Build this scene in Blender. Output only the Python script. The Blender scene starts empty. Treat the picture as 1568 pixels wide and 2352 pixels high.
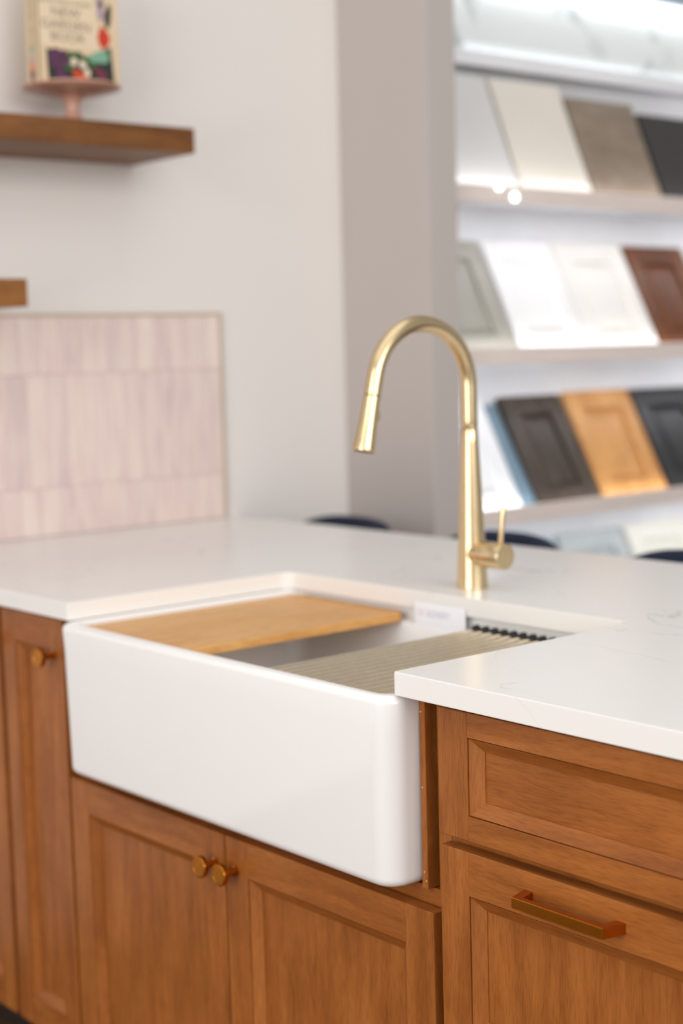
import bpy, bmesh, math, random
from mathutils import Vector, Matrix
random.seed(7)
R = math.radians
scene = bpy.context.scene
COL = scene.collection

# ------------------------------------------------------------------ camera
cam_d = bpy.data.cameras.new('camera')
cam = bpy.data.objects.new('camera', cam_d); COL.objects.link(cam)
CAM = Vector((1.4272, -1.2704, 1.315))
yaw, pitch, roll = R(50.09), R(5.93), R(-1.518)
fw = Vector((-math.sin(yaw)*math.cos(pitch), math.cos(yaw)*math.cos(pitch), -math.sin(pitch)))
rt = fw.cross(Vector((0, 0, 1))).normalized(); up = rt.cross(fw)
rt2 = rt*math.cos(roll) + up*math.sin(roll); up2 = up*math.cos(roll) - rt*math.sin(roll)
mw = Matrix((rt2, up2, -fw)).transposed().to_4x4(); mw.translation = CAM
cam.matrix_world = mw
cam_d.sensor_fit = 'HORIZONTAL'; cam_d.sensor_width = 24.0
cam_d.lens = 3566.3/1568*24.0
cam_d.clip_start = 0.05
cam_d.dof.use_dof = True; cam_d.dof.focus_distance = 1.86; cam_d.dof.aperture_fstop = 2.5
scene.camera = cam

# ------------------------------------------------------------------ world, lights, exposure
w = bpy.data.worlds.new('world'); scene.world = w; w.use_nodes = True
w.node_tree.nodes['Background'].inputs[0].default_value = (1.0, 0.99, 0.98, 1)
w.node_tree.nodes['Background'].inputs[1].default_value = 0.36
def area(name, loc, target, sx, sy, power, col=(1, 1, 1)):
    l = bpy.data.lights.new(name, 'AREA'); l.shape = 'RECTANGLE'; l.size = sx; l.size_y = sy
    l.energy = power; l.color = col
    o = bpy.data.objects.new(name, l); COL.objects.link(o); o.location = loc
    o.rotation_euler = (Vector(target)-Vector(loc)).to_track_quat('-Z', 'Y').to_euler()
    return o
area('shopfront_daylight', (0.9, -3.5, 1.75), (-0.1, 0.2, 1.2), 2.4, 2.5, 93, (1.0, 0.985, 0.972))
area('side_daylight', (5.2, -0.2, 2.7), (-0.8, 0.3, 1.2), 4.6, 2.0, 160, (1.0, 0.985, 0.972))
area('ceiling_light', (0.5, -0.5, 3.2), (0.5, -0.5, 0.0), 3.2, 3.2, 30, (1.0, 0.985, 0.972))
vs = scene.view_settings
vs.view_transform = 'Standard'; vs.look = 'None'; vs.gamma = 1.0; vs.use_curve_mapping = False
vs.exposure = 0.0

# ------------------------------------------------------------------ materials
def lin(c):
    def f(v):
        v /= 255.0
        return v/12.92 if v <= 0.04045 else ((v+0.055)/1.055)**2.4
    return (f(c[0]), f(c[1]), f(c[2]), 1.0)
class NT:
    def __init__(s, name):
        s.m = bpy.data.materials.new(name); s.m.use_nodes = True
        s.t = s.m.node_tree; s.b = s.t.nodes['Principled BSDF']
    def n(s, typ, **kw):
        nd = s.t.nodes.new(typ)
        for k, v in kw.items():
            if k in nd.inputs: nd.inputs[k].default_value = v
            else: setattr(nd, k, v)
        return nd
    def l(s, a, ao, b, bi): s.t.links.new(a.outputs[ao], b.inputs[bi])
def coords(T, scale, rnd=7.0):
    tc = T.n('ShaderNodeTexCoord'); mp = T.n('ShaderNodeMapping'); oi = T.n('ShaderNodeObjectInfo')
    mu = T.n('ShaderNodeMath', operation='MULTIPLY'); mu.inputs[1].default_value = rnd
    ad = T.n('ShaderNodeVectorMath', operation='ADD')
    T.l(oi, 'Random', mu, 0); T.l(tc, 'Object', ad, 0); T.l(mu, 0, ad, 1)
    mp.inputs['Scale'].default_value = scale
    T.l(ad, 0, mp, 'Vector')
    return mp
def ramp(T, stops):
    r = T.n('ShaderNodeValToRGB'); e = r.color_ramp.elements
    while len(e) > len(stops): e.remove(e[-1])
    while len(e) < len(stops): e.new(0.5)
    for el, (p, c) in zip(e, stops): el.position = p; el.color = c if len(c) == 4 else lin(c)
    return r
def mix(T, a, ao, b, bo, fac, mode='MIX'):
    m = T.n('ShaderNodeMix', data_type='RGBA', blend_type=mode)
    m.inputs[0].default_value = fac if isinstance(fac, float) else 0
    T.t.links.new(a.outputs[ao], m.inputs[6]); T.t.links.new(b.outputs[bo], m.inputs[7])
    if not isinstance(fac, float): T.t.links.new(fac, m.inputs[0])
    return m
def plain(name, c, rough=0.5, metal=0.0, spec=0.5, var=0.03, vscale=6.0, bump=0.0, coat=0.0, aniso=0.0):
    T = NT(name); mp = coords(T, (vscale,)*3)
    nz = T.n('ShaderNodeTexNoise', Scale=1.0, Detail=3.0); T.l(mp, 0, nz, 'Vector')
    c0 = tuple(v*(1-var) for v in lin(c)[:3])+(1,); c1 = tuple(min(1, v*(1+var)) for v in lin(c)[:3])+(1,)
    rp = ramp(T, [(0.3, c0), (0.7, c1)]); T.l(nz, 0, rp, 0); T.l(rp, 0, T.b, 'Base Color')
    T.b.inputs['Roughness'].default_value = rough; T.b.inputs['Metallic'].default_value = metal
    T.b.inputs['Specular IOR Level'].default_value = spec; T.b.inputs['Coat Weight'].default_value = coat
    if bump:
        bp = T.n('ShaderNodeBump', Strength=bump, Distance=0.002)
        n2 = T.n('ShaderNodeTexNoise', Scale=40.0, Detail=2.0); T.l(mp, 0, n2, 'Vector'); T.l(n2, 0, bp, 'Height'); T.l(bp, 0, T.b, 'Normal')
    return T.m
def wood(name, axis, dark, mid, light, rough=0.36, fine=1.0, figure=0.55):
    """axis = grain direction in object space (0,1,2)"""
    T = NT(name)
    sc = [38.0*fine]*3; sc[axis] = 4.5*fine
    mp = coords(T, sc)
    n1 = T.n('ShaderNodeTexNoise', Scale=1.0, Detail=6.0, Roughness=0.60, Distortion=0.35); T.l(mp, 0, n1, 'Vector')
    r1 = ramp(T, [(0.22, dark), (0.50, mid), (0.80, light)]); T.l(n1, 0, r1, 0)
    # soft mottling of the stain
    mp2 = coords(T, (7.0, 7.0, 7.0), 3.0)
    n2 = T.n('ShaderNodeTexNoise', Scale=1.3, Detail=3.0); T.l(mp2, 0, n2, 'Vector')
    r2 = ramp(T, [(0.32, (0.80, 0.76, 0.72, 1)), (0.68, (1.08, 1.08, 1.08, 1))]); T.l(n2, 0, r2, 0)
    m1 = mix(T, r1, 0, r2, 0, figure, 'MULTIPLY')
    # pores: short thin dark flecks along the grain
    sc3 = [620.0*fine]*3; sc3[axis] = 48.0*fine
    mp3 = coords(T, sc3)
    n3 = T.n('ShaderNodeTexNoise', Scale=1.0, Detail=2.0); T.l(mp3, 0, n3, 'Vector')
    r3 = ramp(T, [(0.30, (0.72, 0.68, 0.64, 1)), (0.55, (1.0, 1.0, 1.0, 1))]); T.l(n3, 0, r3, 0)
    m2 = mix(T, m1, 2, r3, 0, 0.8, 'MULTIPLY')
    # growth ring lines
    sc4 = [9.0*fine]*3; sc4[axis] = 1.1*fine
    mp4 = coords(T, sc4, 11.0)
    n4 = T.n('ShaderNodeTexNoise', Scale=1.0, Detail=1.5, Distortion=0.8); T.l(mp4, 0, n4, 'Vector')
    mu = T.n('ShaderNodeMath', operation='MULTIPLY'); mu.inputs[1].default_value = 6.0; T.l(n4, 0, mu, 0)
    fr = T.n('ShaderNodeMath', operation='FRACT'); T.l(mu, 0, fr, 0)
    r4 = ramp(T, [(0.0, (0.80, 0.76, 0.72, 1)), (0.10, (1, 1, 1, 1)), (0.93, (1, 1, 1, 1)), (1.0, (0.80, 0.76, 0.72, 1))]); T.l(fr, 0, r4, 0)
    m3 = mix(T, m2, 2, r4, 0, 0.35, 'MULTIPLY')
    T.t.links.new(m3.outputs[2], T.b.inputs['Base Color'])
    T.b.inputs['Roughness'].default_value = rough
    T.b.inputs['Specular IOR Level'].default_value = 0.32
    bp = T.n('ShaderNodeBump', Strength=0.06, Distance=0.0006); T.l(n3, 0, bp, 'Height'); T.l(bp, 0, T.b, 'Normal')
    return T.m
D_, M_, L_ = (132, 73, 26), (160, 94, 40), (182, 113, 54)
M_WX = wood('maple_grain_across', 0, D_, M_, L_)
M_WZ = wood('maple_grain_upright', 2, D_, M_, L_)
M_WIN = plain('cabinet_inside', (92, 52, 24), 0.6)
M_SHELF = wood('shelf_oak', 1, (92, 54, 22), (118, 74, 34), (140, 92, 46), 0.45, 0.8)
M_SHELF2 = wood('shelf_oak_lighter', 1, (118, 72, 30), (142, 92, 44), (160, 106, 54), 0.45, 0.8)
M_BAMBOO = wood('bamboo', 1, (206, 146, 78), (220, 164, 96), (232, 182, 116), 0.42, 0.9, 0.25)
def veined(name, base, vein, scale, width, rough, amount, warp=1.6):
    T = NT(name); mp = coords(T, (scale,)*3, 2.0)
    n0 = T.n('ShaderNodeTexNoise', Scale=1.1, Detail=5.0, Roughness=0.55, Distortion=warp); T.l(mp, 0, n0, 'Vector')
    sb = T.n('ShaderNodeMath', operation='SUBTRACT'); sb.inputs[1].default_value = 0.5; T.l(n0, 0, sb, 0)
    ab = T.n('ShaderNodeMath', operation='ABSOLUTE'); T.l(sb, 0, ab, 0)
    r1 = ramp(T, [(0.0, (1, 1, 1, 1)), (width, (0, 0, 0, 1))]); T.l(ab, 0, r1, 0)
    n1 = T.n('ShaderNodeTexNoise', Scale=0.9, Detail=2.0); T.l(mp, 0, n1, 'Vector')
    r2 = ramp(T, [(0.45, (0, 0, 0, 1)), (0.62, (amount,)*3+(1,))]); T.l(n1, 0, r2, 0)
    mm = mix(T, r1, 0, r2, 0, 1.0, 'MULTIPLY')
    ca = T.n('ShaderNodeRGB'); ca.outputs[0].default_value = lin(base)
    cb = T.n('ShaderNodeRGB'); cb.outputs[0].default_value = lin(vein)
    mc = mix(T, ca, 0, cb, 0, mm.outputs[2])
    T.t.links.new(mc.outputs[2], T.b.inputs['Base Color'])
    T.b.inputs['Roughness'].default_value = rough
    T.b.inputs['Specular IOR Level'].default_value = 0.36
    return T.m
M_QUARTZ = veined('white_quartz', (236, 233, 229), (178, 174, 170), 2.4, 0.010, 0.26, 0.6)
M_MARBLE = veined('marble_slab', (232, 236, 234), (120, 132, 128), 2.6, 0.05, 0.2, 0.9, 0.9)
M_SINK = plain('fireclay_glaze', (240, 238, 236), 0.10, var=0.004, coat=0.3)
M_BRASS = plain('brushed_gold', (226, 202, 160), 0.26, metal=1.0, var=0.03, vscale=30)
M_BRASSD = plain('brushed_gold_seam', (120, 88, 48), 0.4, metal=1.0)
M_PULL = plain('antique_brass', (198, 126, 40), 0.28, metal=1.0, var=0.05, vscale=40)
M_STEEL = plain('brushed_steel', (252, 236, 210), 0.16, metal=1.0, var=0.04, vscale=60)
M_BLACK = plain('black_silicone', (14, 14, 15), 0.5)
M_WALL = plain('wall_paint', (227, 221, 216), 0.85, var=0.006, vscale=3, bump=0.05)
M_GREIGE = plain('greige_paint', (190, 181, 176), 0.85, var=0.008, vscale=3, bump=0.05)
M_FLOOR = wood('floor_boards', 1, (78, 60, 44), (98, 76, 56), (114, 90, 68), 0.5, 0.5)
M_TRIM = plain('tile_edge_trim', (206, 186, 162), 0.4, metal=0.3)
M_GROUT = plain('grout', (226, 208, 201), 0.8)
M_TAG = plain('tag_paper', (246, 246, 250), 0.6)
M_INK = plain('tag_ink', (206, 202, 216), 0.7)
M_INKR = plain('tag_ink_red', (240, 206, 204), 0.7)
M_NAVY = plain('navy_velvet', (10, 28, 54), 0.75, var=0.12, vscale=20)
M_DKMETAL = plain('dark_metal', (40, 38, 36), 0.4, metal=0.8)
M_PINK = plain('pink_glass', (200, 154, 134), 0.25, var=0.03)
M_DISP = plain('display_white', (238, 238, 240), 0.5)
M_LIP = plain('display_lip', (238, 224, 216), 0.45)
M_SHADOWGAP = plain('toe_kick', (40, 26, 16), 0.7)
M_VALANCE = plain('valance_grey', (168, 182, 194), 0.6)
def tile_mat():
    T = NT('pink_zellige'); mp = coords(T, (30, 30, 5.5), 9.0)
    n1 = T.n('ShaderNodeTexNoise', Scale=1.0, Detail=4.0, Distortion=0.5); T.l(mp, 0, n1, 'Vector')
    r1 = ramp(T, [(0.25, (214, 192, 190)), (0.5, (228, 208, 201)), (0.78, (236, 220, 211))]); T.l(n1, 0, r1, 0)
    oi = T.n('ShaderNodeObjectInfo')
    r2 = ramp(T, [(0.0, (0.93, 0.92, 0.93, 1)), (1.0, (1.0, 0.99, 0.98, 1))]); T.l(oi, 'Random', r2, 0)
    m = mix(T, r1, 0, r2, 0, 1.0, 'MULTIPLY'); T.t.links.new(m.outputs[2], T.b.inputs['Base Color'])
    T.b.inputs['Roughness'].default_value = 0.22
    return T.m
M_TILE = tile_mat()
def glow(name, c, s):
    T = NT(name); T.b.inputs['Base Color'].default_value = lin(c)
    T.b.inputs['Emission Color'].default_value = lin(c); T.b.inputs['Emission Strength'].default_value = s
    return T.m
M_LED = glow('led_strip', (246, 250, 255), 12.0)
M_SLABFILL = glow('slab_fill_glow', (246, 250, 255), 4.5)
M_LEDBAR = glow('led_diffuser', (246, 250, 255), 1.6)
M_PUCK_GLINT = glow('puck_and_glint_glow', (255, 255, 255), 4.0)

# ------------------------------------------------------------------ mesh helpers (world coordinates in, origin handled here)
ORG = {}
def bm_box(x0, x1, y0, y1, z0, z1, bev=0.0, seg=2):
    bm = bmesh.new()
    vs_ = [bm.verts.new((x, y, z)) for x in (x0, x1) for y in (y0, y1) for z in (z0, z1)]
    for f in ((0, 1, 3, 2), (4, 6, 7, 5), (0, 4, 5, 1), (2, 3, 7, 6), (0, 2, 6, 4), (1, 5, 7, 3)):
        bm.faces.new([vs_[i] for i in f])
    if bev > 0:
        bmesh.ops.bevel(bm, geom=list(bm.edges), offset=bev, segments=seg, profile=0.5, affect='EDGES')
    return bm
def bm_faces(verts, faces):
    bm = bmesh.new(); v = [bm.verts.new(p) for p in verts]
    for f in faces:
        try: bm.faces.new([v[i] for i in f])
        except ValueError: pass
    return bm
def bm_prism(poly, lo, hi, axis=2, bev=0.0, seg=2):
    """poly: 2D outline; extruded along axis lo..hi"""
    def P(a, b, h):
        return {0: (h, a, b), 1: (a, h, b), 2: (a, b, h)}[axis]
    n = len(poly)
    bm = bm_faces([P(a, b, lo) for a, b in poly]+[P(a, b, hi) for a, b in poly],
                  [list(range(n))[::-1], list(range(n, 2*n))]+[(i, (i+1) % n, (i+1) % n+n, i+n) for i in range(n)])
    bmesh.ops.recalc_face_normals(bm, faces=bm.faces)
    if bev > 0:
        es = [e for e in bm.edges if len(e.link_faces) == 2 and e.calc_face_angle(0) > 0.6]
        bmesh.ops.bevel(bm, geom=es, offset=bev, segments=seg, profile=0.5, affect='EDGES')
    return bm
def bm_loft(loops, cap0=True, cap1=True):
    n = len(loops[0]); verts = [p for L in loops for p in L]; faces = []
    for k in range(len(loops)-1):
        for i in range(n):
            j = (i+1) % n; faces.append((k*n+i, k*n+j, (k+1)*n+j, (k+1)*n+i))
    if cap0: faces.append(list(range(n))[::-1])
    if cap1: faces.append(list(range((len(loops)-1)*n, len(loops)*n)))
    bm = bm_faces(verts, faces); bmesh.ops.recalc_face_normals(bm, faces=bm.faces)
    return bm
def bm_tube(path, radii, n=20, caps=True):
    pts = [Vector(p) for p in path]; loops = []; ref = None
    for i, p in enumerate(pts):
        d = (pts[min(i+1, len(pts)-1)]-pts[max(i-1, 0)]).normalized()
        if ref is None:
            ref = Vector((1, 0, 0)) if abs(d.x) < 0.9 else Vector((0, 1, 0))
        a = (ref-d*ref.dot(d)).normalized(); ref = a; b = d.cross(a)
        r = radii[i] if isinstance(radii, (list, tuple)) else radii
        loops.append([p+(a*math.cos(2*math.pi*k/n)+b*math.sin(2*math.pi*k/n))*r for k in range(n)])
    return bm_loft(loops, caps, caps)
def bm_lathe(c, prof, n=40):
    """prof: (radius, z) from bottom up, world z; around vertical axis through c"""
    return bm_loft([[(c[0]+max(r, 1e-4)*math.cos(2*math.pi*k/n), c[1]+max(r, 1e-4)*math.sin(2*math.pi*k/n), z) for k in range(n)] for r, z in prof])
def rrect(x0, x1, y0, y1, r, n=8):
    out = []
    for cx, cy, a0 in ((x1-r, y1-r, 0), (x0+r, y1-r, 90), (x0+r, y0+r, 180), (x1-r, y0+r, 270)):
        for k in range(n+1):
            a = R(a0+90*k/n); out.append((cx+r*math.cos(a), cy+r*math.sin(a)))
    return out
def merge(*bms):
    out = bmesh.new()
    for b in bms:
        me = bpy.data.meshes.new('tmp'); b.to_mesh(me); b.free(); out.from_mesh(me); bpy.data.meshes.remove(me)
    return out
def empty(name, loc, rot=None):
    o = bpy.data.objects.new(name, None); COL.objects.link(o); o.location = loc
    o.empty_display_size = 0.05
    if rot: o.rotation_euler = rot
    ORG[o] = Vector(loc) if rot is None else Vector((0, 0, 0))
    return o
def obj(name, bm, mat, parent=None, base=None, smooth=32, local=False):
    me = bpy.data.meshes.new(name)
    org = Vector((0, 0, 0))
    if parent is not None: org = ORG[parent]
    elif base is not None: org = Vector(base)
    if not local: bmesh.ops.translate(bm, verts=bm.verts, vec=-org)
    bm.normal_update(); bm.to_mesh(me); bm.free()
    me.materials.append(mat)
    me.polygons.foreach_set('use_smooth', [True]*len(me.polygons))
    me.set_sharp_from_angle(angle=R(smooth))
    o = bpy.data.objects.new(name, me); COL.objects.link(o)
    if parent is not None: o.parent = parent
    elif base is not None: o.location = base
    if smooth == 32 and len(me.polygons) > 6:
        wn = o.modifiers.new('weighted_normals', 'WEIGHTED_NORMAL'); wn.keep_sharp = True; wn.weight = 100
    ORG[o] = org
    return o
def tag(o, label, cat, group=None):
    o['label'] = label; o['category'] = cat
    if group: o['group'] = group
    return o
def struct(name, bm, mat):
    o = obj(name, bm, mat); o['kind'] = 'structure'; return o
def text_bm(s, size, place, extrude=0.0003, align='CENTER', squeeze=1.0):
    """text as a mesh; place maps local (x,y,z) to world"""
    cu = bpy.data.curves.new('t', 'FONT'); cu.body = s; cu.size = size; cu.align_x = align; cu.extrude = extrude; cu.resolution_u = 3
    to = bpy.data.objects.new('t', cu); COL.objects.link(to)
    dg = bpy.context.evaluated_depsgraph_get(); me = bpy.data.meshes.new_from_object(to.evaluated_get(dg))
    bm = bmesh.new(); bm.from_mesh(me)
    for v in bm.verts: v.co = place(v.co.x*squeeze, v.co.y, v.co.z)
    bpy.data.objects.remove(to); bpy.data.curves.remove(cu); bpy.data.meshes.remove(me)
    return bm

# ------------------------------------------------------------------ the room
XW = -1.68
struct('floor', bm_box(-2.2, 4.0, -5.0, 5.0, -0.05, 0.0), M_FLOOR)
struct('wall_left', bm_box(XW-0.12, XW, -3.2, 1.353, 0.0, 3.0), M_WALL)
struct('wall_stub', bm_box(-1.80, -1.350, 1.353, 1.452, 0.0, 3.0, 0.004), M_GREIGE)
struct('wall_rear', bm_box(-1.92, -1.80, 1.452, 4.6, 0.0, 3.0), M_WALL)

# tiled splashback: each tile its own piece
sb = struct('wall_splashback', bm_box(XW, XW+0.006, -0.36, 0.950, 0.9155, 1.4085), M_GROUT)
rows = [(0.9162, 1.0240), (1.0256, 1.2780), (1.2796, 1.4078)]
tw = 0.0505
for ri, (z0, z1) in enumerate(rows):
    off = (0.0, 0.026, 0.012)[ri]
    y1 = 0.9495; k = 0
    while y1 > -0.35:
        wd = tw-0.0015 if not (k == 0 and off) else tw-0.0015-off
        y0 = y1-wd
        d = random.uniform(0.0082, 0.0096)
        t = obj('tile', bm_box(XW+0.006, XW+d, y0, y1, z0, z1, 0.0012, 1), M_TILE, sb)
        y1 = y0-0.0015; k += 1
tr = obj('edge_trim', bm_prism([(0.950, 0.9155), (0.956, 0.9155), (0.956, 1.4145), (-0.36, 1.4145), (-0.36, 1.4085), (0.950, 1.4085)], XW, XW+0.0105, 0, 0.001), M_TRIM, sb)

# ------------------------------------------------------------------ countertop (white quartz, one slab with the sink notch)
ZT, ZB = 0.915, 0.884
poly = [(-1.679, 0.0), (-0.80, 0.0)]
def arc(cx, cy, r, a0, a1, n=6): return [(cx+r*math.cos(R(a0+(a1-a0)*k/n)), cy+r*math.sin(R(a0+(a1-a0)*k/n))) for k in range(n+1)]
poly += arc(-0.80+0.022, 0.463-0.022, 0.022, 180, 90)
poly += arc(0.0-0.022, 0.463-0.022, 0.022, 90, 0)
poly += arc(0.004, 0.004, 0.004, 180, 270, 4)
poly += [(0.56, 0.0), (0.56, 0.994), (-1.679, 0.994)]
ct = obj('countertop', bm_prism(poly, ZB, ZT, 2, 0.0022, 2), M_QUARTZ, base=(-0.56, 0.5, ZB))
tag(ct, 'white quartz countertop slab with faint grey veins and a notch for the sink', 'countertop')

# ------------------------------------------------------------------ farmhouse sink
def sink():
    root = empty('farmhouse_sink', (-0.4, 0.24, 0.632))
    tag(root, 'white fireclay farmhouse sink with a deep rounded apron front', 'sink')
    X0, X1, Y0, Y1, Z0, Z1 = -0.809, 0.009, -0.020, 0.500, 0.632, 0.8838
    loops = []
    def L(ins, z, r, x0=X0, x1=X1, y0=Y0, y1=Y1):
        loops.append([(a, b, z) for a, b in rrect(x0+ins, x1-ins, y0+ins, y1-ins, max(r, 0.004), 8)])
    dr = 0.005; rb = 0.014; rt_ = 0.011
    for k in range(7):                       # bottom fillet
        a = R(90*k/6); L(dr+rb*(1-math.sin(a)), Z0+rb*(1-math.cos(a)), 0.032-rb*(1-math.sin(a))*0.6)
    L(0.0015, 0.84, 0.033); L(0.0, Z1-rt_, 0.033)
    for k in range(1, 7):
        a = R(90*k/6); L(rt_*(1-math.cos(a)), Z1-rt_+rt_*math.sin(a), 0.033-rt_*(1-math.cos(a))*0.6)
    ri = 0.006; I = 0.016
    L(I, Z1, 0.026)
    for k in range(1, 5):
        a = R(90*k/4); L(I+ri*math.sin(a), Z1-ri*(1-math.cos(a)), 0.024)
    L(I+ri, 0.8620, 0.024); L(I+ri+0.003, 0.8606, 0.024)
    L(I+ri+0.018, 0.8600, 0.024); L(I+ri+0.021, 0.8575, 0.026)
    L(I+ri+0.026, 0.70, 0.034)
    for k in range(1, 6):
        a = R(90*k/5); L(I+ri+0.026+0.03*(1-math.cos(a)), 0.70-0.03*math.sin(a), 0.04+0.01*k/5)
    obj('basin', bm_loft(loops), M_SINK, root, smooth=50)
    # drain
    dn = obj('drain', bm_lathe((-0.40, 0.30), [(0.055, 0.6702), (0.055, 0.6725), (0.042, 0.6735), (0.038, 0.671), (0.0, 0.671)], 28), M_STEEL, root)
    return root
sink()

# ------------------------------------------------------------------ cabinets
YF, YB = 0.020, 0.0395     # face of doors and drawers, back of them
def panel_front(kind, x0, x1, z0, z1, parent, st, rl, bw=0.017, grain_panel=None):
    """a five piece front: recessed panel with stiles, rails and four mitred bevels"""
    rt0, rt1 = (rl if isinstance(rl, tuple) else (rl, rl))     # bottom, top rail
    xi0, xi1, zi0, zi1 = x0+st, x1-st, z0+rt0, z1-rt1
    gp = grain_panel or M_WZ
    fr = obj(kind, bm_box(xi0-0.004, xi1+0.004, YF+0.0150, YB-0.0005, zi0-0.004, zi1+0.004), gp, parent)
    e = 0.0009
    obj('stile', bm_box(x0, xi0, YF, YB, z0, z1, e, 1), M_WZ, fr)
    obj('stile', bm_box(xi1, x1, YF, YB, z0, z1, e, 1), M_WZ, fr)
    obj('rail', bm_box(xi0, xi1, YF+0.0003, YB, z0, zi0, e*0.6, 1), M_WX, fr)
    obj('rail', bm_box(xi0, xi1, YF+0.0003, YB, zi1, z1, e*0.6, 1), M_WX, fr)
    ya, yb, yc = YF+0.0022, YF+0.0132, YF+0.0153
    g = 0.0012
    O = [(xi0+g, zi0+g), (xi1-g, zi0+g), (xi1-g, zi1-g), (xi0+g, zi1-g)]
    I = [(xi0+bw, zi0+bw), (xi1-bw, zi0+bw), (xi1-bw, zi1-bw), (xi0+bw, zi1-bw)]
    for k in range(4):
        a, b, c, d = O[k], O[(k+1) % 4], I[(k+1) % 4], I[k]
        v = [(a[0], ya, a[1]), (b[0], ya, b[1]), (c[0], yb, c[1]), (d[0], yb, d[1]),
             (a[0], yc, a[1]), (b[0], yc, b[1]), (c[0], yc, c[1]), (d[0], yc, d[1])]
        bm = bm_faces(v, [(0, 1, 2, 3), (7, 6, 5, 4), (0, 4, 5, 1), (2, 6, 7, 3), (1, 5, 6, 2), (3, 7, 4, 0)])
        bmesh.ops.recalc_face_normals(bm, faces=bm.faces)
        obj('bevel_strip', bm, M_WX if k in (0, 2) else M_WZ, fr, smooth=20)
    return fr
def knob(x, z, parent):
    def ring(y, r, n=28): return [(x+r*math.cos(2*math.pi*k/n), y, z+r*math.sin(2*math.pi*k/n)) for k in range(n)]
    prof = [(YF, .0085), (YF-.0025, .0085), (YF-.0035, .0060), (YF-.017, .0052), (YF-.020, .0062), (YF-.0225, .0150), (YF-.0235, .0163),
            (YF-.0300, .0166), (YF-.0312, .0160), (YF-.0314, .0140), (YF-.0309, .0136), (YF-.0309, .0010)]
    return obj('knob', bm_loft([ring(y, r) for y, r in prof]), M_PULL, parent, smooth=25)
def carcass(root, x0, x1, top_rail=True, low_rail=None, sw=0.032):
    obj('side_panel', bm_box(x0, x0+0.016, 0.062, 0.60, 0.105, ZB-0.001), M_WZ, root)
    obj('side_panel', bm_box(x1-0.016, x1, 0.062, 0.60, 0.105, ZB-0.001), M_WZ, root)
    obj('bottom_panel', bm_box(x0+0.016, x1-0.016, 0.062, 0.59, 0.105, 0.121), M_WIN, root)
    obj('back_panel', bm_box(x0+0.016, x1-0.016, 0.592, 0.60, 0.121, ZB-0.001), M_WIN, root)
    obj('frame_stile', bm_box(x0, x0+sw, 0.0455, 0.062, 0.105, ZB-0.001, 0.0006, 1), M_WZ, root)
    obj('frame_stile', bm_box(x1-sw, x1, 0.0455, 0.062, 0.105, ZB-0.001, 0.0006, 1), M_WZ, root)
    obj('frame_rail', bm_box(x0+sw, x1-sw, 0.0455, 0.062, 0.105, 0.140, 0.0006, 1), M_WX, root)
    if top_rail: obj('frame_rail', bm_box(x0+sw, x1-sw, 0.0455, 0.062, 0.846, ZB-0.001, 0.0006, 1), M_WX, root)
    for z0, z1 in (low_rail or []): obj('frame_rail', bm_box(x0+sw, x1-sw, 0.0455, 0.062, z0, z1, 0.0006, 1), M_WX, root)
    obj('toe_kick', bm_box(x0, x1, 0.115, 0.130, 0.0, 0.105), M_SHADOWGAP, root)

# sink base
c1 = empty('sink_base_cabinet', (-0.405, 0.3, 0.0))
tag(c1, 'brown maple sink cabinet with two knobbed doors under the white apron', 'cabinet')
carcass(c1, -0.8625, 0.0530, False, [(0.590, 0.629)], 0.0235)
dl = panel_front('door', -0.8490, -0.4065, 0.115, 0.608, c1, 0.053, 0.053)
dr = panel_front('door', -0.4035, 0.0430, 0.115, 0.608, c1, 0.053, 0.053)
knob(-0.430, 0.560, dl); knob(-0.380, 0.560, dr)
obj('scribe_strip', bm_box(0.0100, 0.0205, 0.0330, 0.0560, 0.630, ZB-0.001, 0.0008, 1), M_WZ, c1)
obj('scribe_strip', bm_box(-0.8205, -0.8100, 0.0330, 0.0560, 0.630, ZB-0.001, 0.0008, 1), M_WZ, c1)
for nx, nz, ny in ((0.0140, 0.860, 0.0330), (0.0142, 0.762, 0.0330), (0.0150, 0.652, 0.0330), (0.0185, 0.641, 0.0330)):
    obj('nail_head', bm_tube([(nx, ny+0.0004, nz), (nx, ny-0.0005, nz)], 0.0011, 8), plain('nail_filler', (226, 176, 128), 0.6) if 'nail_filler' not in bpy.data.materials else bpy.data.materials['nail_filler'], c1)

# drawer base
c2 = empty('drawer_base_cabinet', (0.277, 0.3, 0.0))
tag(c2, 'brown maple drawer cabinet with a brass bar pull right of the sink', 'cabinet')
carcass(c2, 0.0535, 0.5010, True, [(0.690, 0.728), (0.392, 0.424)])
panel_front('drawer', 0.0580, 0.4960, 0.7165, 0.8765, c2, 0.0505, 0.031, 0.0175, M_WX)
d2 = panel_front('drawer', 0.0580, 0.4960, 0.4150, 0.7020, c2, 0.0495, 0.055, 0.0175)
d3 = panel_front('drawer', 0.0580, 0.4960, 0.1150, 0.4010, c2, 0.0495, 0.055, 0.0175)
def bar_pull(zc, parent):
    z0, z1 = zc-0.0066, zc+0.0066
    o = [(0.2005, YF), (0.2085, -0.0105), (0.3450, -0.0105), (0.3530, YF), (0.3400, YF), (0.3350, -0.0015), (0.2185, -0.0015), (0.2135, YF)]
    return obj('bar_pull', bm_prism(o, z0, z1, 2, 0.0006, 1), M_PULL, parent, smooth=20)
bar_pull(0.6735, d2); bar_pull(0.3730, d3)

# narrow cabinet on the left
c3 = empty('narrow_base_cabinet', (-0.972, 0.3, 0.0))
tag(c3, 'narrow brown maple cabinet with one tall door left of the sink', 'cabinet')
carcass(c3, -1.0800, -0.8630)
d4 = panel_front('door', -1.0700, -0.8580, 0.115, 0.8765, c3, 0.0455, (0.052, 0.055))
knob(-0.8900, 0.8120, d4)
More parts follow.
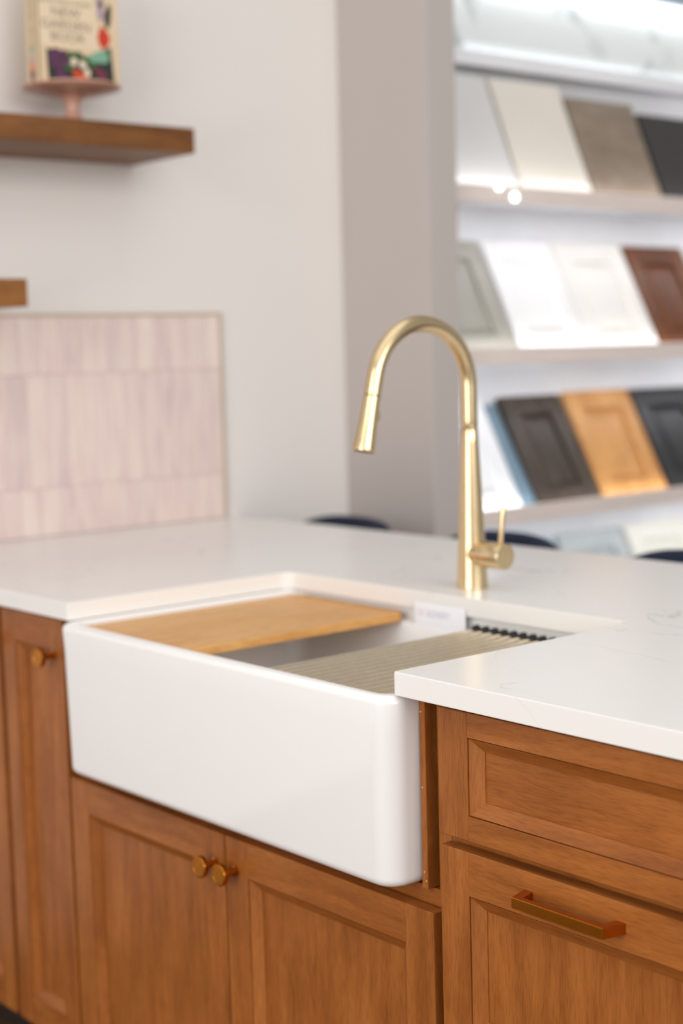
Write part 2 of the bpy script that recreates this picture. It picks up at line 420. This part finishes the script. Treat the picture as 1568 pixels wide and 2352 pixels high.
# the one by the wall
c4 = empty('corner_base_cabinet', (-1.38, 0.3, 0.0))
tag(c4, 'brown maple corner cabinet, only its edge showing at the left of the photo', 'cabinet')
carcass(c4, -1.6795, -1.0805)
d5 = panel_front('door', -1.3790, -1.0860, 0.115, 0.8765, c4, 0.05, 0.055)
d6 = panel_front('door', -1.6740, -1.3820, 0.115, 0.8765, c4, 0.05, 0.055)
knob(-1.11, 0.812, d5); knob(-1.41, 0.812, d6)
# back of the peninsula
bp_ = obj('peninsula_back_panel', bm_box(-1.679, 0.5010, 0.602, 0.622, 0.0, ZB-0.001, 0.001, 1), M_WZ, base=(-0.6, 0.61, 0))
tag(bp_, 'brown maple back panel closing the peninsula behind the cabinets', 'panel')

# ------------------------------------------------------------------ faucet
def faucet():
    FX, FY = -0.405, 0.543
    root = empty('kitchen_faucet', (FX, FY, ZT))
    tag(root, 'brushed gold pull-down faucet with a high arched spout behind the sink', 'faucet')
    prof = [(0.0, ZT), (0.0262, ZT), (0.0264, ZT+0.0015)]
    for k in range(13):
        z = 0.918+(1.180-0.918)*k/12; prof.append((0.0262-(0.0262-0.0137)*k/12, z))
    prof += [(0.0133, 1.1808), (0.0, 1.1808)]
    col = obj('column', bm_lathe((FX, FY), prof, 48), M_BRASS, root, smooth=40)
    obj('seam_ring', bm_lathe((FX, FY), [(0.0, 1.1808), (0.0126, 1.1808), (0.0126, 1.1820), (0.0, 1.1820)], 40), M_BRASSD, root)
    rc, cy, cz = 0.1035, FY-0.1035, 1.2515
    path = [(FX, FY, 1.1820), (FX, FY, 1.1830)] + [(FX, FY, 1.1820+(cz-1.1820)*k/5) for k in range(1, 5)]
    n = 40
    for k in range(n+1):
        a = R(166.5*k/n); path.append((FX, cy+rc*math.cos(a), cz+rc*math.sin(a)))
    a = R(166.5); d = Vector((0, -math.sin(a), math.cos(a)))
    P = Vector(path[-1])
    for k in range(1, 4): path.append(tuple(P+d*0.032*k/3))
    rad = [0.0135]*len(path); rad[0] = 0.0131
    obj('spout', bm_tube(path, rad, 32), M_BRASS, root, smooth=40)
    E0 = Vector(path[-1])
    obj('seam_ring', bm_tube([E0, E0+d*0.0016], 0.0122, 28), M_BRASSD, root)
    hp, hr = [], []
    for t, r in ((0.0016, 0.0130), (0.0022, 0.0136), (0.02, 0.0139), (0.04, 0.0147), (0.06, 0.0160), (0.075, 0.0172), (0.086, 0.0182), (0.0885, 0.0183), (0.0895, 0.0178)):
        hp.append(E0+d*t); hr.append(r)
    head = obj('spray_head', bm_tube(hp, hr, 36), M_BRASS, root, smooth=40)
    obj('spray_face', bm_tube([E0+d*0.0894, E0+d*0.0906], [0.0160, 0.0155], 28), M_BRASSD, head)
    nrm = Vector((0, d.z, -d.y))  # towards +Y side of the head
    if nrm.y < 0: nrm = -nrm
    B0 = E0+d*0.030+nrm*0.0140
    bb = bm_tube([B0-d*0.010, B0-d*0.006+nrm*0.0012, B0+d*0.006+nrm*0.0022, B0+d*0.012], [0.003, 0.005, 0.005, 0.003], 14)
    obj('spray_button', bb, M_BRASS, head)
    # side handle, axis along +X
    hz = 0.9735; r = 0.0217
    obj('handle_hub', bm_tube([(FX+0.005, FY, hz), (FX+0.0325, FY, hz), (FX+0.0330, FY, hz)], [r-0.0005, r-0.0005, r-0.0012], 40), M_BRASS, root, smooth=40)
    hub = obj('handle', bm_tube([(FX+0.0345, FY, hz), (FX+0.0352, FY, hz), (FX+0.0765, FY, hz), (FX+0.0775, FY, hz)], [r-0.0008, r, r, r-0.0008], 40), M_BRASS, root, smooth=40)
    obj('seam_ring', bm_tube([(FX+0.0330, FY, hz), (FX+0.0345, FY, hz)], r-0.0016, 32), M_BRASSD, root)
    lx = FX+0.0665
    obj('lever', bm_tube([(lx, FY, hz+0.018), (lx+0.001, FY, hz+0.030), (lx+0.0075, FY, hz+0.079), (lx+0.0078, FY, hz+0.0805)], [0.0040, 0.0042, 0.0050, 0.0042], 18), M_BRASS, hub, smooth=40)
faucet()

# ------------------------------------------------------------------ things in the sink
o = obj('cutting_board', bm_prism(rrect(-0.784, -0.484, 0.006, 0.466, 0.022, 6), 0.8608, 0.8758, 2, 0.003, 2), M_BAMBOO, base=(-0.63, 0.237, 0.8608))
tag(o, 'honey bamboo cutting board lying across the left of the sink', 'cutting board')
def rack():
    root = empty('drying_rack', (-0.17, 0.237, 0.859))
    tag(root, 'roll-up steel drying rack with black ends over the right of the sink', 'drying rack')
    n = 15; p = 0.0202; x0 = -0.303; z = 0.8665
    for k in range(n):
        x = x0+p*k
        obj('rod', bm_tube([(x, 0.010, z), (x, 0.446, z)], 0.0044, 16), M_STEEL, root, smooth=60)
    for ya, yb in ((0.444, 0.453), (0.0035, 0.0110)):
        up_, lo = [], []
        for k in range(n):
            x = x0+p*k
            up_ += [(x-p*0.5, z+0.0015), (x-p*0.05, z+0.0105), (x+p*0.15, z+0.0105)]
            lo += [(x-p*0.5, z-0.0060), (x-p*0.02, z+0.0025), (x+p*0.12, z+0.0025)]
        up_.append((x0+p*(n-0.5), z+0.001)); lo.append((x0+p*(n-0.5), z-0.004))
        obj('end_strip', bm_prism(lo+up_[::-1], ya, yb, 1), M_BLACK, root, smooth=20)
        
rack()
tg = obj('paper_tag', bm_box(-0.456, -0.337, 0.4580, 0.4588, 0.8570, 0.8980), M_TAG, base=(-0.396, 0.4584, 0.857))
tag(tg, 'small white paper tag with pale lettering against the back of the sink', 'tag')
def tagtext(s, size, x, z, mat, name, al='LEFT'):
    obj(name, text_bm(s, size, lambda a, b, c: Vector((x+a, 0.4578-c, z+b)), 0.0001, al, 0.92), mat, tg)
tagtext('D', 0.0155, -0.450, 0.8755, M_INK, 'lettering')
tagtext('E', 0.0155, -0.4390, 0.8755, M_INKR, 'lettering')
tagtext('SIGNERY', 0.0155, -0.4280, 0.8755, M_INK, 'lettering')

# ------------------------------------------------------------------ floating shelves, cake stand, book
s1 = obj('floating_shelf', bm_box(XW+0.001, -1.430, -0.60, 0.728, 1.754, 1.808, 0.002, 2), M_SHELF, base=(-1.555, 0.06, 1.754))
tag(s1, 'long brown wooden floating shelf carrying a pink stand and a book', 'shelf')
s2 = obj('floating_shelf', bm_box(XW+0.001, -1.430, -0.60, 0.301, 1.4215, 1.478, 0.002, 2), M_SHELF2, base=(-1.555, -0.15, 1.4215))
tag(s2, 'shorter wooden floating shelf just above the pink tiles', 'shelf')
SX, SY = -1.553, 0.497
st = empty('cake_stand', (SX, SY, 1.808)); tag(st, 'small pink pedestal cake stand holding a book on the shelf', 'cake stand')
obj('foot', bm_lathe((SX, SY), [(0.0, 1.8082), (0.044, 1.8082), (0.045, 1.811), (0.038, 1.815), (0.024, 1.823), (0.0165, 1.838), (0.0150, 1.856), (0.019, 1.866), (0.030, 1.873), (0.030, 1.8735), (0.0, 1.8735)], 32), M_PINK, st, smooth=50)
obj('plate', bm_lathe((SX, SY), [(0.0, 1.8735), (0.034, 1.8740), (0.062, 1.8780), (0.088, 1.8845), (0.104, 1.8885), (0.1065, 1.8915), (0.1055, 1.8945), (0.102, 1.8950), (0.090, 1.8920), (0.0, 1.8920)], 48), M_PINK, st, smooth=50)
def book():
    root = empty('garden_book', (-1.55, 0.5025, 1.8922), None)
    tag(root, 'cream garden book with fruit and flower art standing on the pink stand', 'book')
    x0, x1, y0, y1, z0, z1 = -1.575, -1.520, 0.402, 0.600, 1.8922, 2.148
    mc = plain('book_cream', (216, 192, 158), 0.55, var=0.03, vscale=12)
    mp_ = plain('book_label_cream', (222, 202, 172), 0.6); mpg = plain('book_pages', (232, 224, 206), 0.8)
    cov = obj('cover', merge(bm_box(x1-0.003, x1, y0, y1, z0, z1, 0.0008, 1), bm_box(x0, x0+0.003, y0, y1, z0, z1, 0.0008, 1),
                       bm_box(x0, x1, y0, y0+0.003, z0, z1, 0.0008, 1)), mc, root)
    obj('page_block', bm_box(x0+0.003, x1-0.003, y0+0.003, y1-0.005, z0+0.004, z1-0.004), mpg, root)
    S = 0.198/1040.0
    # flat printed art on the cover, drawn as thin patches; u right, v up on the cover
    def P(x, y): return y0+0.004+(x-430)*S, 2.0685-(y-0)*0.0001775
    mats = {}
    def patch(n, c): 
        if n not in mats: mats[n] = plain('print_'+n, c, 0.6)
        return mats[n]
    def blob(x, y, rx, ry, m, lift, k=14, jag=0.0):
        u, v = P(x, y); pts = []
        for i in range(k):
            a = 2*math.pi*i/k; q = 1+random.uniform(-jag, jag)
            pts.append((u+rx*S*q*math.cos(a), v+ry*S*q*math.sin(a)))
        return bm_prism(pts, x1+0.00002, x1+0.0001+lift, 0)
    green, dkg = patch('green', (62, 96, 52)), patch('dark_green', (30, 44, 34))
    pur, red, teal, mar, cr, lil, org = patch('purple', (88, 40, 76)), patch('red', (196, 52, 14)), patch('teal', (122, 164, 140)), patch('maroon', (112, 40, 62)), patch('blossom', (226, 210, 184)), patch('lilac', (170, 146, 154)), patch('orange', (206, 74, 26))
    lab = [P(425, -250), P(1165, -250), P(1165, 545), P(425, 545)]
    obj('title_label', bm_prism(lab, x1+0.00002, x1+0.00012, 0), mp_, cov)
    strip = [P(505, 590), P(760, 600), P(1010, 640), P(1180, 560), P(1340, 500), P(1375, 980), P(900, 985), P(520, 950), P(510, 760)]
    obj('art_leaves', bm_prism(strip, x1+0.00002, x1+0.0001, 0), dkg, cov)
    obj('art_leaves', merge(*[blob(x, y, 60, 55, None, 0.00008, 9, 0.25) for x, y in ((820, 640), (920, 650), (1080, 710), (790, 760), (1280, 600), (980, 680))]), green, cov)
    obj('art_grapes', merge(*[blob(560+random.uniform(0, 200), 600+random.uniform(0, 320)*1.0, 34, 34, None, 0.0001+0.00003*i/30, 9) for i in range(30)]), pur, cov)
    obj('art_blossom', merge(*[blob(x, y, 42, 50, None, 0.00013, 10, 0.2) for x, y in ((850, 710), (965, 740), (1020, 830))]), cr, cov)
    obj('art_pepper', merge(blob(930, 880, 70, 45, None, 0.00015), blob(1020, 925, 80, 28, None, 0.00016), blob(870, 840, 40, 40, None, 0.00014)), org, cov)
    obj('art_cabbage', merge(blob(1150, 640, 120, 60, None, 0.00015, 12, 0.15), blob(1230, 620, 70, 80, None, 0.00016, 12, 0.15)), teal, cov)
    obj('art_beet', merge(blob(1215, 850, 62, 75, None, 0.00015), blob(1150, 790, 45, 40, None, 0.00014)), mar, cov)
    obj('art_tomato', merge(blob(1250, 400, 82, 95, None, 0.00012), blob(1240, 320, 50, 50, None, 0.00013), blob(1245, 470, 55, 50, None, 0.00014)), red, cov)
    obj('art_leaf', merge(blob(1310, 160, 42, 110, None, 0.0001, 12, 0.1), blob(1330, 60, 30, 70, None, 0.0001)), dkg, cov)
    obj('art_lilac', merge(blob(1220, 90, 50, 110, None, 0.0001), blob(1215, -60, 60, 90, None, 0.0001)), lil, cov)
    ink = patch('ink', (120, 104, 84))
    def title(s, size, xc, yb, sq=1.0):
        u, v = P(xc, yb)
        obj('title_lettering', text_bm(s, size, lambda a, b, c: Vector((x1+0.0002+c, u+a, v+b)), 0.0001, 'CENTER', sq), ink, cov)
    title('BETTER HOMES & GARDENS', 0.0125, 770, 60, 0.80)
    title('NEW', 0.027, 770, 205, 1.15); title('GARDEN', 0.027, 770, 350, 1.12); title('BOOK', 0.027, 790, 490, 1.12)
    # spine art and lettering
    def sp(z, r, m, xx=0.5, sx=1.0):
        X = x0+(x1-x0)*xx; pts = [(X+r*sx*math.cos(2*math.pi*i/12), z+r*math.sin(2*math.pi*i/12)) for i in range(12)]
        obj('spine_art', bm_prism(pts, y0-0.0002, y0-0.00002, 1), m, cov)
    sp(1.962, 0.009, teal); sp(1.944, 0.009, lil); sp(1.928, 0.010, org, 0.5, 0.7); sp(1.912, 0.010, mar); sp(1.900, 0.007, dkg)
    obj('spine_lettering', text_bm('NEW GARDEN BOOK', 0.020, lambda a, b, c: Vector((-1.552+b, y0-0.0002-c, 2.128-a)), 0.0001, 'LEFT', 0.85), ink, cov)
book()

# ------------------------------------------------------------------ bar stools behind the peninsula
def stool(cx, label):
    cy = 1.00
    root = empty('bar_stool', (cx, cy, 0.0)); tag(root, label, 'stool', 'navy stools behind the peninsula')
    obj('seat', bm_prism(rrect(cx-0.205, cx+0.205, cy-0.19, cy+0.15, 0.06, 6), 0.60, 0.665, 2, 0.018, 3), M_NAVY, root, smooth=60)
    outer, inner = [], []
    n = 24; loops = []
    for k in range(n+1):
        u = -1+2*k/n
        x = cx+0.205*math.sin(u*1.25)/math.sin(1.25); y = cy+0.19-0.10*(1-math.cos(u*1.25))/(1-math.cos(1.25))*1.0
        top = 0.9100-0.085*abs(u)**3.2; bot = 0.60
        nx, ny = math.sin(u*0.9), math.cos(u*0.9); t = 0.018
        sec = []
        for (s, zz) in ((-1, bot), (1, bot), (1, top-0.014), (0.7, top-0.004), (0, top), (-0.7, top-0.004), (-1, top-0.014)):
            sec.append((x+nx*t*s, y+ny*t*s, zz))
        loops.append(sec)
    obj('backrest', bm_loft(loops), M_NAVY, root, smooth=60)
    for sx in (-1, 1):
        for sy in (-1, 1):
            obj('leg', bm_tube([(cx+sx*0.15, cy-0.02+sy*0.13, 0.60), (cx+sx*0.19, cy-0.02+sy*0.17, 0.0)], [0.012, 0.009], 12), M_DKMETAL, root)
    q = 0.175; fy = 0.155
    obj('foot_ring', merge(*[bm_tube([a, b], 0.007, 8) for a, b in ((((cx-q, cy-0.02-fy, .22)), (cx+q, cy-0.02-fy, .22)), ((cx-q, cy-0.02+fy, .22), (cx+q, cy-0.02+fy, .22)),
        ((cx-q, cy-0.02-fy, .22), (cx-q, cy-0.02+fy, .22)), ((cx+q, cy-0.02-fy, .22), (cx+q, cy-0.02+fy, .22)))]), M_DKMETAL, root)
stool(-1.455, 'navy stool nearest the wall, back showing left of the faucet')
stool(-0.930, 'navy stool whose back shows directly behind the faucet')
stool(-0.405, 'navy stool farthest right behind the counter, cut off by the photo')

# ------------------------------------------------------------------ door sample display
XD, XBK = -1.40, -1.655
DY0, DY1 = 1.470, 3.60
TIERS = [0.480, 0.8930, 1.3130, 1.7260]
ds = empty('sample_display', (-1.55, 2.5, 0.0))
tag(ds, 'white lit display unit with stepped ledges for cabinet door samples', 'display')
obj('back_panel', bm_box(XBK-0.02, XBK, DY0, DY1, 0.0, 2.44), M_DISP, ds)
obj('side_panel', bm_box(XBK, XD-0.002, DY0-0.016, DY0, 0.0, 2.44, 0.001, 1), M_DISP, ds)
obj('side_panel', bm_box(XBK, XD-0.002, DY1, DY1+0.016, 0.0, 2.44, 0.001, 1), M_DISP, ds)
obj('plinth', bm_box(XBK, XD-0.03, DY0, DY1, 0.0, 0.10), M_DISP, ds)
for zt in TIERS:
    sh = obj('ledge', bm_box(XBK, XD-0.014, DY0, DY1, zt-0.030, zt-0.018, 0.001, 1), M_DISP, ds)
    obj('lip', bm_box(XD-0.014, XD, DY0, DY1, zt-0.044, zt, 0.0015, 1), M_LIP, sh)
    obj('led_strip', bm_box(XD-0.0235, XD-0.0150, DY0+0.01, DY1-0.01, zt-0.0178, zt-0.010), M_LED, sh)
    obj('led_strip', bm_box(XD-0.0250, XD-0.0145, DY0+0.01, DY1-0.01, zt-0.0355, zt-0.0302), M_LED, sh)
for (y, z) in ((1.705, 1.698), (1.648, 1.724)):  # two bright spots: a puck, and its reflection built as a glowing disc
    obj('puck_and_glint', bm_tube([(XD, y, z), (XD+0.004, y, z), (XD+0.006, y, z)], [0.010, 0.010, 0.008], 20), M_PUCK_GLINT, ds)
tl = obj('ledge', bm_box(XBK, -1.598, DY0, DY1, 2.078, 2.090, 0.001, 1), M_DISP, ds)
obj('lip', bm_box(-1.598, -1.590, DY0, DY1, 2.066, 2.106, 0.001, 1), M_DISP, tl)
obj('led_strip', bm_box(-1.6085, -1.5985, DY0+0.01, DY1-0.01, 2.0902, 2.096), M_SLABFILL, tl)  # glowing strip added out of sight behind the lip to brighten the marble
vl = obj('valance', bm_box(XBK, -1.545, DY0, DY1, 2.312, 2.44, 0.001, 1), M_VALANCE, ds)
obj('light_bar', bm_box(-1.60, -1.56, DY0+0.01, DY1-0.01, 2.268, 2.3118, 0.004, 2), M_LEDBAR, vl)
ms = obj('marble_slab', bm_box(0.0, 0.014, 0.0, 1.9, 0.0, 0.190, 0.001, 1), M_MARBLE, local=True)
ms.location = (-1.6265, DY0+0.02, 2.0905)
tag(ms, 'pale marble slab with grey veins above the top row of samples', 'slab')
def slab_sample(Y, wd, zt, mat, label, ht=0.352, ang=22.5):
    o = obj('laminate_sample', bm_box(-0.019, 0.0, 0.0, wd, 0.0, ht, 0.002, 2), mat, local=True)
    o.location = (-1.441, Y, zt-0.0175+0.0003); o.rotation_euler = (0, -R(ang), 0)
    return tag(o, label, 'sample panel', 'slab samples on the top ledge')
def framed_sample(Y, wd, zt, mats, label, ht=0.344, ang=27, raised=True, st=0.058, xb=-1.441):
    mv, mh = mats if isinstance(mats, tuple) else (mats, mats)
    root = empty('door_sample', (xb, Y, zt-0.0175+0.0003), (0, -R(ang), 0))
    tag(root, label, 'sample door', 'framed samples on the lower ledges')
    P = lambda n, *a, m=mv: obj(n, bm_box(*a, 0.0015, 1), m, root, local=True)
    P('stile', -0.019, 0.0, 0.0, st, 0.0, ht); P('stile', -0.019, 0.0, wd-st, wd, 0.0, ht)
    P('rail', -0.019, 0.0, st, wd-st, 0.0, st, m=mh); P('rail', -0.019, 0.0, st, wd-st, ht-st, ht, m=mh)
    if raised:
        a, b = st+0.002, 0.026
        A = [(st, st), (wd-st, st), (wd-st, ht-st), (st, ht-st)]; B = [(st+b, st+b), (wd-st-b, st+b), (wd-st-b, ht-st-b), (st+b, ht-st-b)]
        v = [(-0.017, y, z) for y, z in A]+[(-0.010, y, z) for y, z in A]+[(-0.003, y, z) for y, z in B]
        bm = bm_faces(v, [(3, 2, 1, 0), (8, 9, 10, 11)]+[(i, (i+1) % 4, (i+1) % 4+4, i+4) for i in range(4)]+[(i+4, (i+1) % 4+4, (i+1) % 4+8, i+8) for i in range(4)])
        bmesh.ops.recalc_face_normals(bm, faces=bm.faces)
        obj('raised_panel', bm, mv, root, local=True, smooth=15)
    else:
        obj('flat_panel', bm_box(-0.017, -0.010, st-0.001, wd-st+0.001, st-0.001, ht-st+0.001), mv, root, local=True)
    return root
S = lambda n, c, r=0.4: plain('sample_'+n, c, r, var=0.015, vscale=4)
def W(n, d, m, l, ax=2): return wood('sample_'+n, ax, d, m, l, 0.4, 0.7)
m1 = W('greige_laminate', (140, 124, 108), (156, 140, 124), (170, 156, 140), 1)
slab_sample(1.500, 0.278, TIERS[3], S('pearl', (224, 222, 220)), 'pearl grey slab sample at the column end of the top ledge')
slab_sample(1.795, 0.275, TIERS[3], S('ivory', (236, 228, 216)), 'ivory slab sample, second on the top ledge')
slab_sample(2.084, 0.290, TIERS[3], m1, 'greige wood-grain slab sample between the ivory and black ones', 0.322)
slab_sample(2.390, 0.290, TIERS[3], S('charcoal', (58, 54, 52)), 'charcoal black slab sample at the right of the top ledge', 0.295)
framed_sample(1.490, 0.270, TIERS[2], S('sage', (166, 162, 151)), 'sage grey framed door sample beside the column on the middle ledge', raised=False)
framed_sample(1.775, 0.276, TIERS[2], S('white', (240, 239, 238)), 'plain white framed door sample, second on the middle ledge', raised=False)
framed_sample(2.057, 0.298, TIERS[2], S('offwhite', (236, 232, 226)), 'off-white raised door sample left of the walnut brown one')
wv, wh = W('walnut', (84, 46, 24), (112, 66, 36), (140, 88, 50), 2), W('walnut_h', (84, 46, 24), (104, 60, 34), (124, 76, 44), 1)
framed_sample(2.366, 0.275, TIERS[2], (wv, wh), 'walnut brown raised door sample on the middle ledge')
framed_sample(2.652, 0.270, TIERS[2], S('white_two', (238, 238, 236)), 'white door sample right of the walnut brown one, cut off by the photo')
framed_sample(1.505, 0.266, TIERS[1], S('bright_white', (244, 245, 246)), 'bright white door sample on the lower ledge behind the faucet', raised=False, ang=28.5)
framed_sample(1.806, 0.250, TIERS[1], S('dusty_blue', (128, 152, 168)), 'dusty blue door sample peeking out behind the dark grey-brown one', raised=False, ht=0.320, ang=29.5, xb=-1.468)
dg_ = W('smoke', (58, 50, 44), (76, 66, 58), (90, 80, 70), 2)
framed_sample(1.848, 0.246, TIERS[1], dg_, 'dark smoky grey-brown raised door sample on the lower ledge', ang=29.5)
hn = W('honey', (196, 136, 76), (214, 158, 96), (228, 178, 116), 2)
framed_sample(2.106, 0.284, TIERS[1], hn, 'honey maple raised door sample between two dark ones', ang=28)
framed_sample(2.405, 0.284, TIERS[1], S('espresso', (36, 35, 36)), 'near-black raised door sample right of the honey one', ang=28.5)
framed_sample(1.482, 0.27, TIERS[0], S('mist', (196, 208, 212)), 'pale misty blue door sample low behind the faucet', raised=False)
framed_sample(1.775, 0.27, TIERS[0], S('ice', (190, 206, 214)), 'icy blue-grey door sample on the lowest ledge', raised=False)
framed_sample(2.065, 0.285, TIERS[0], S('dove', (176, 182, 182)), 'dove grey door sample on the lowest ledge', raised=True)
framed_sample(2.365, 0.285, TIERS[0], S('cream', (232, 230, 218)), 'cream door sample at the right of the lowest ledge')
bpy.context.view_layer.update()
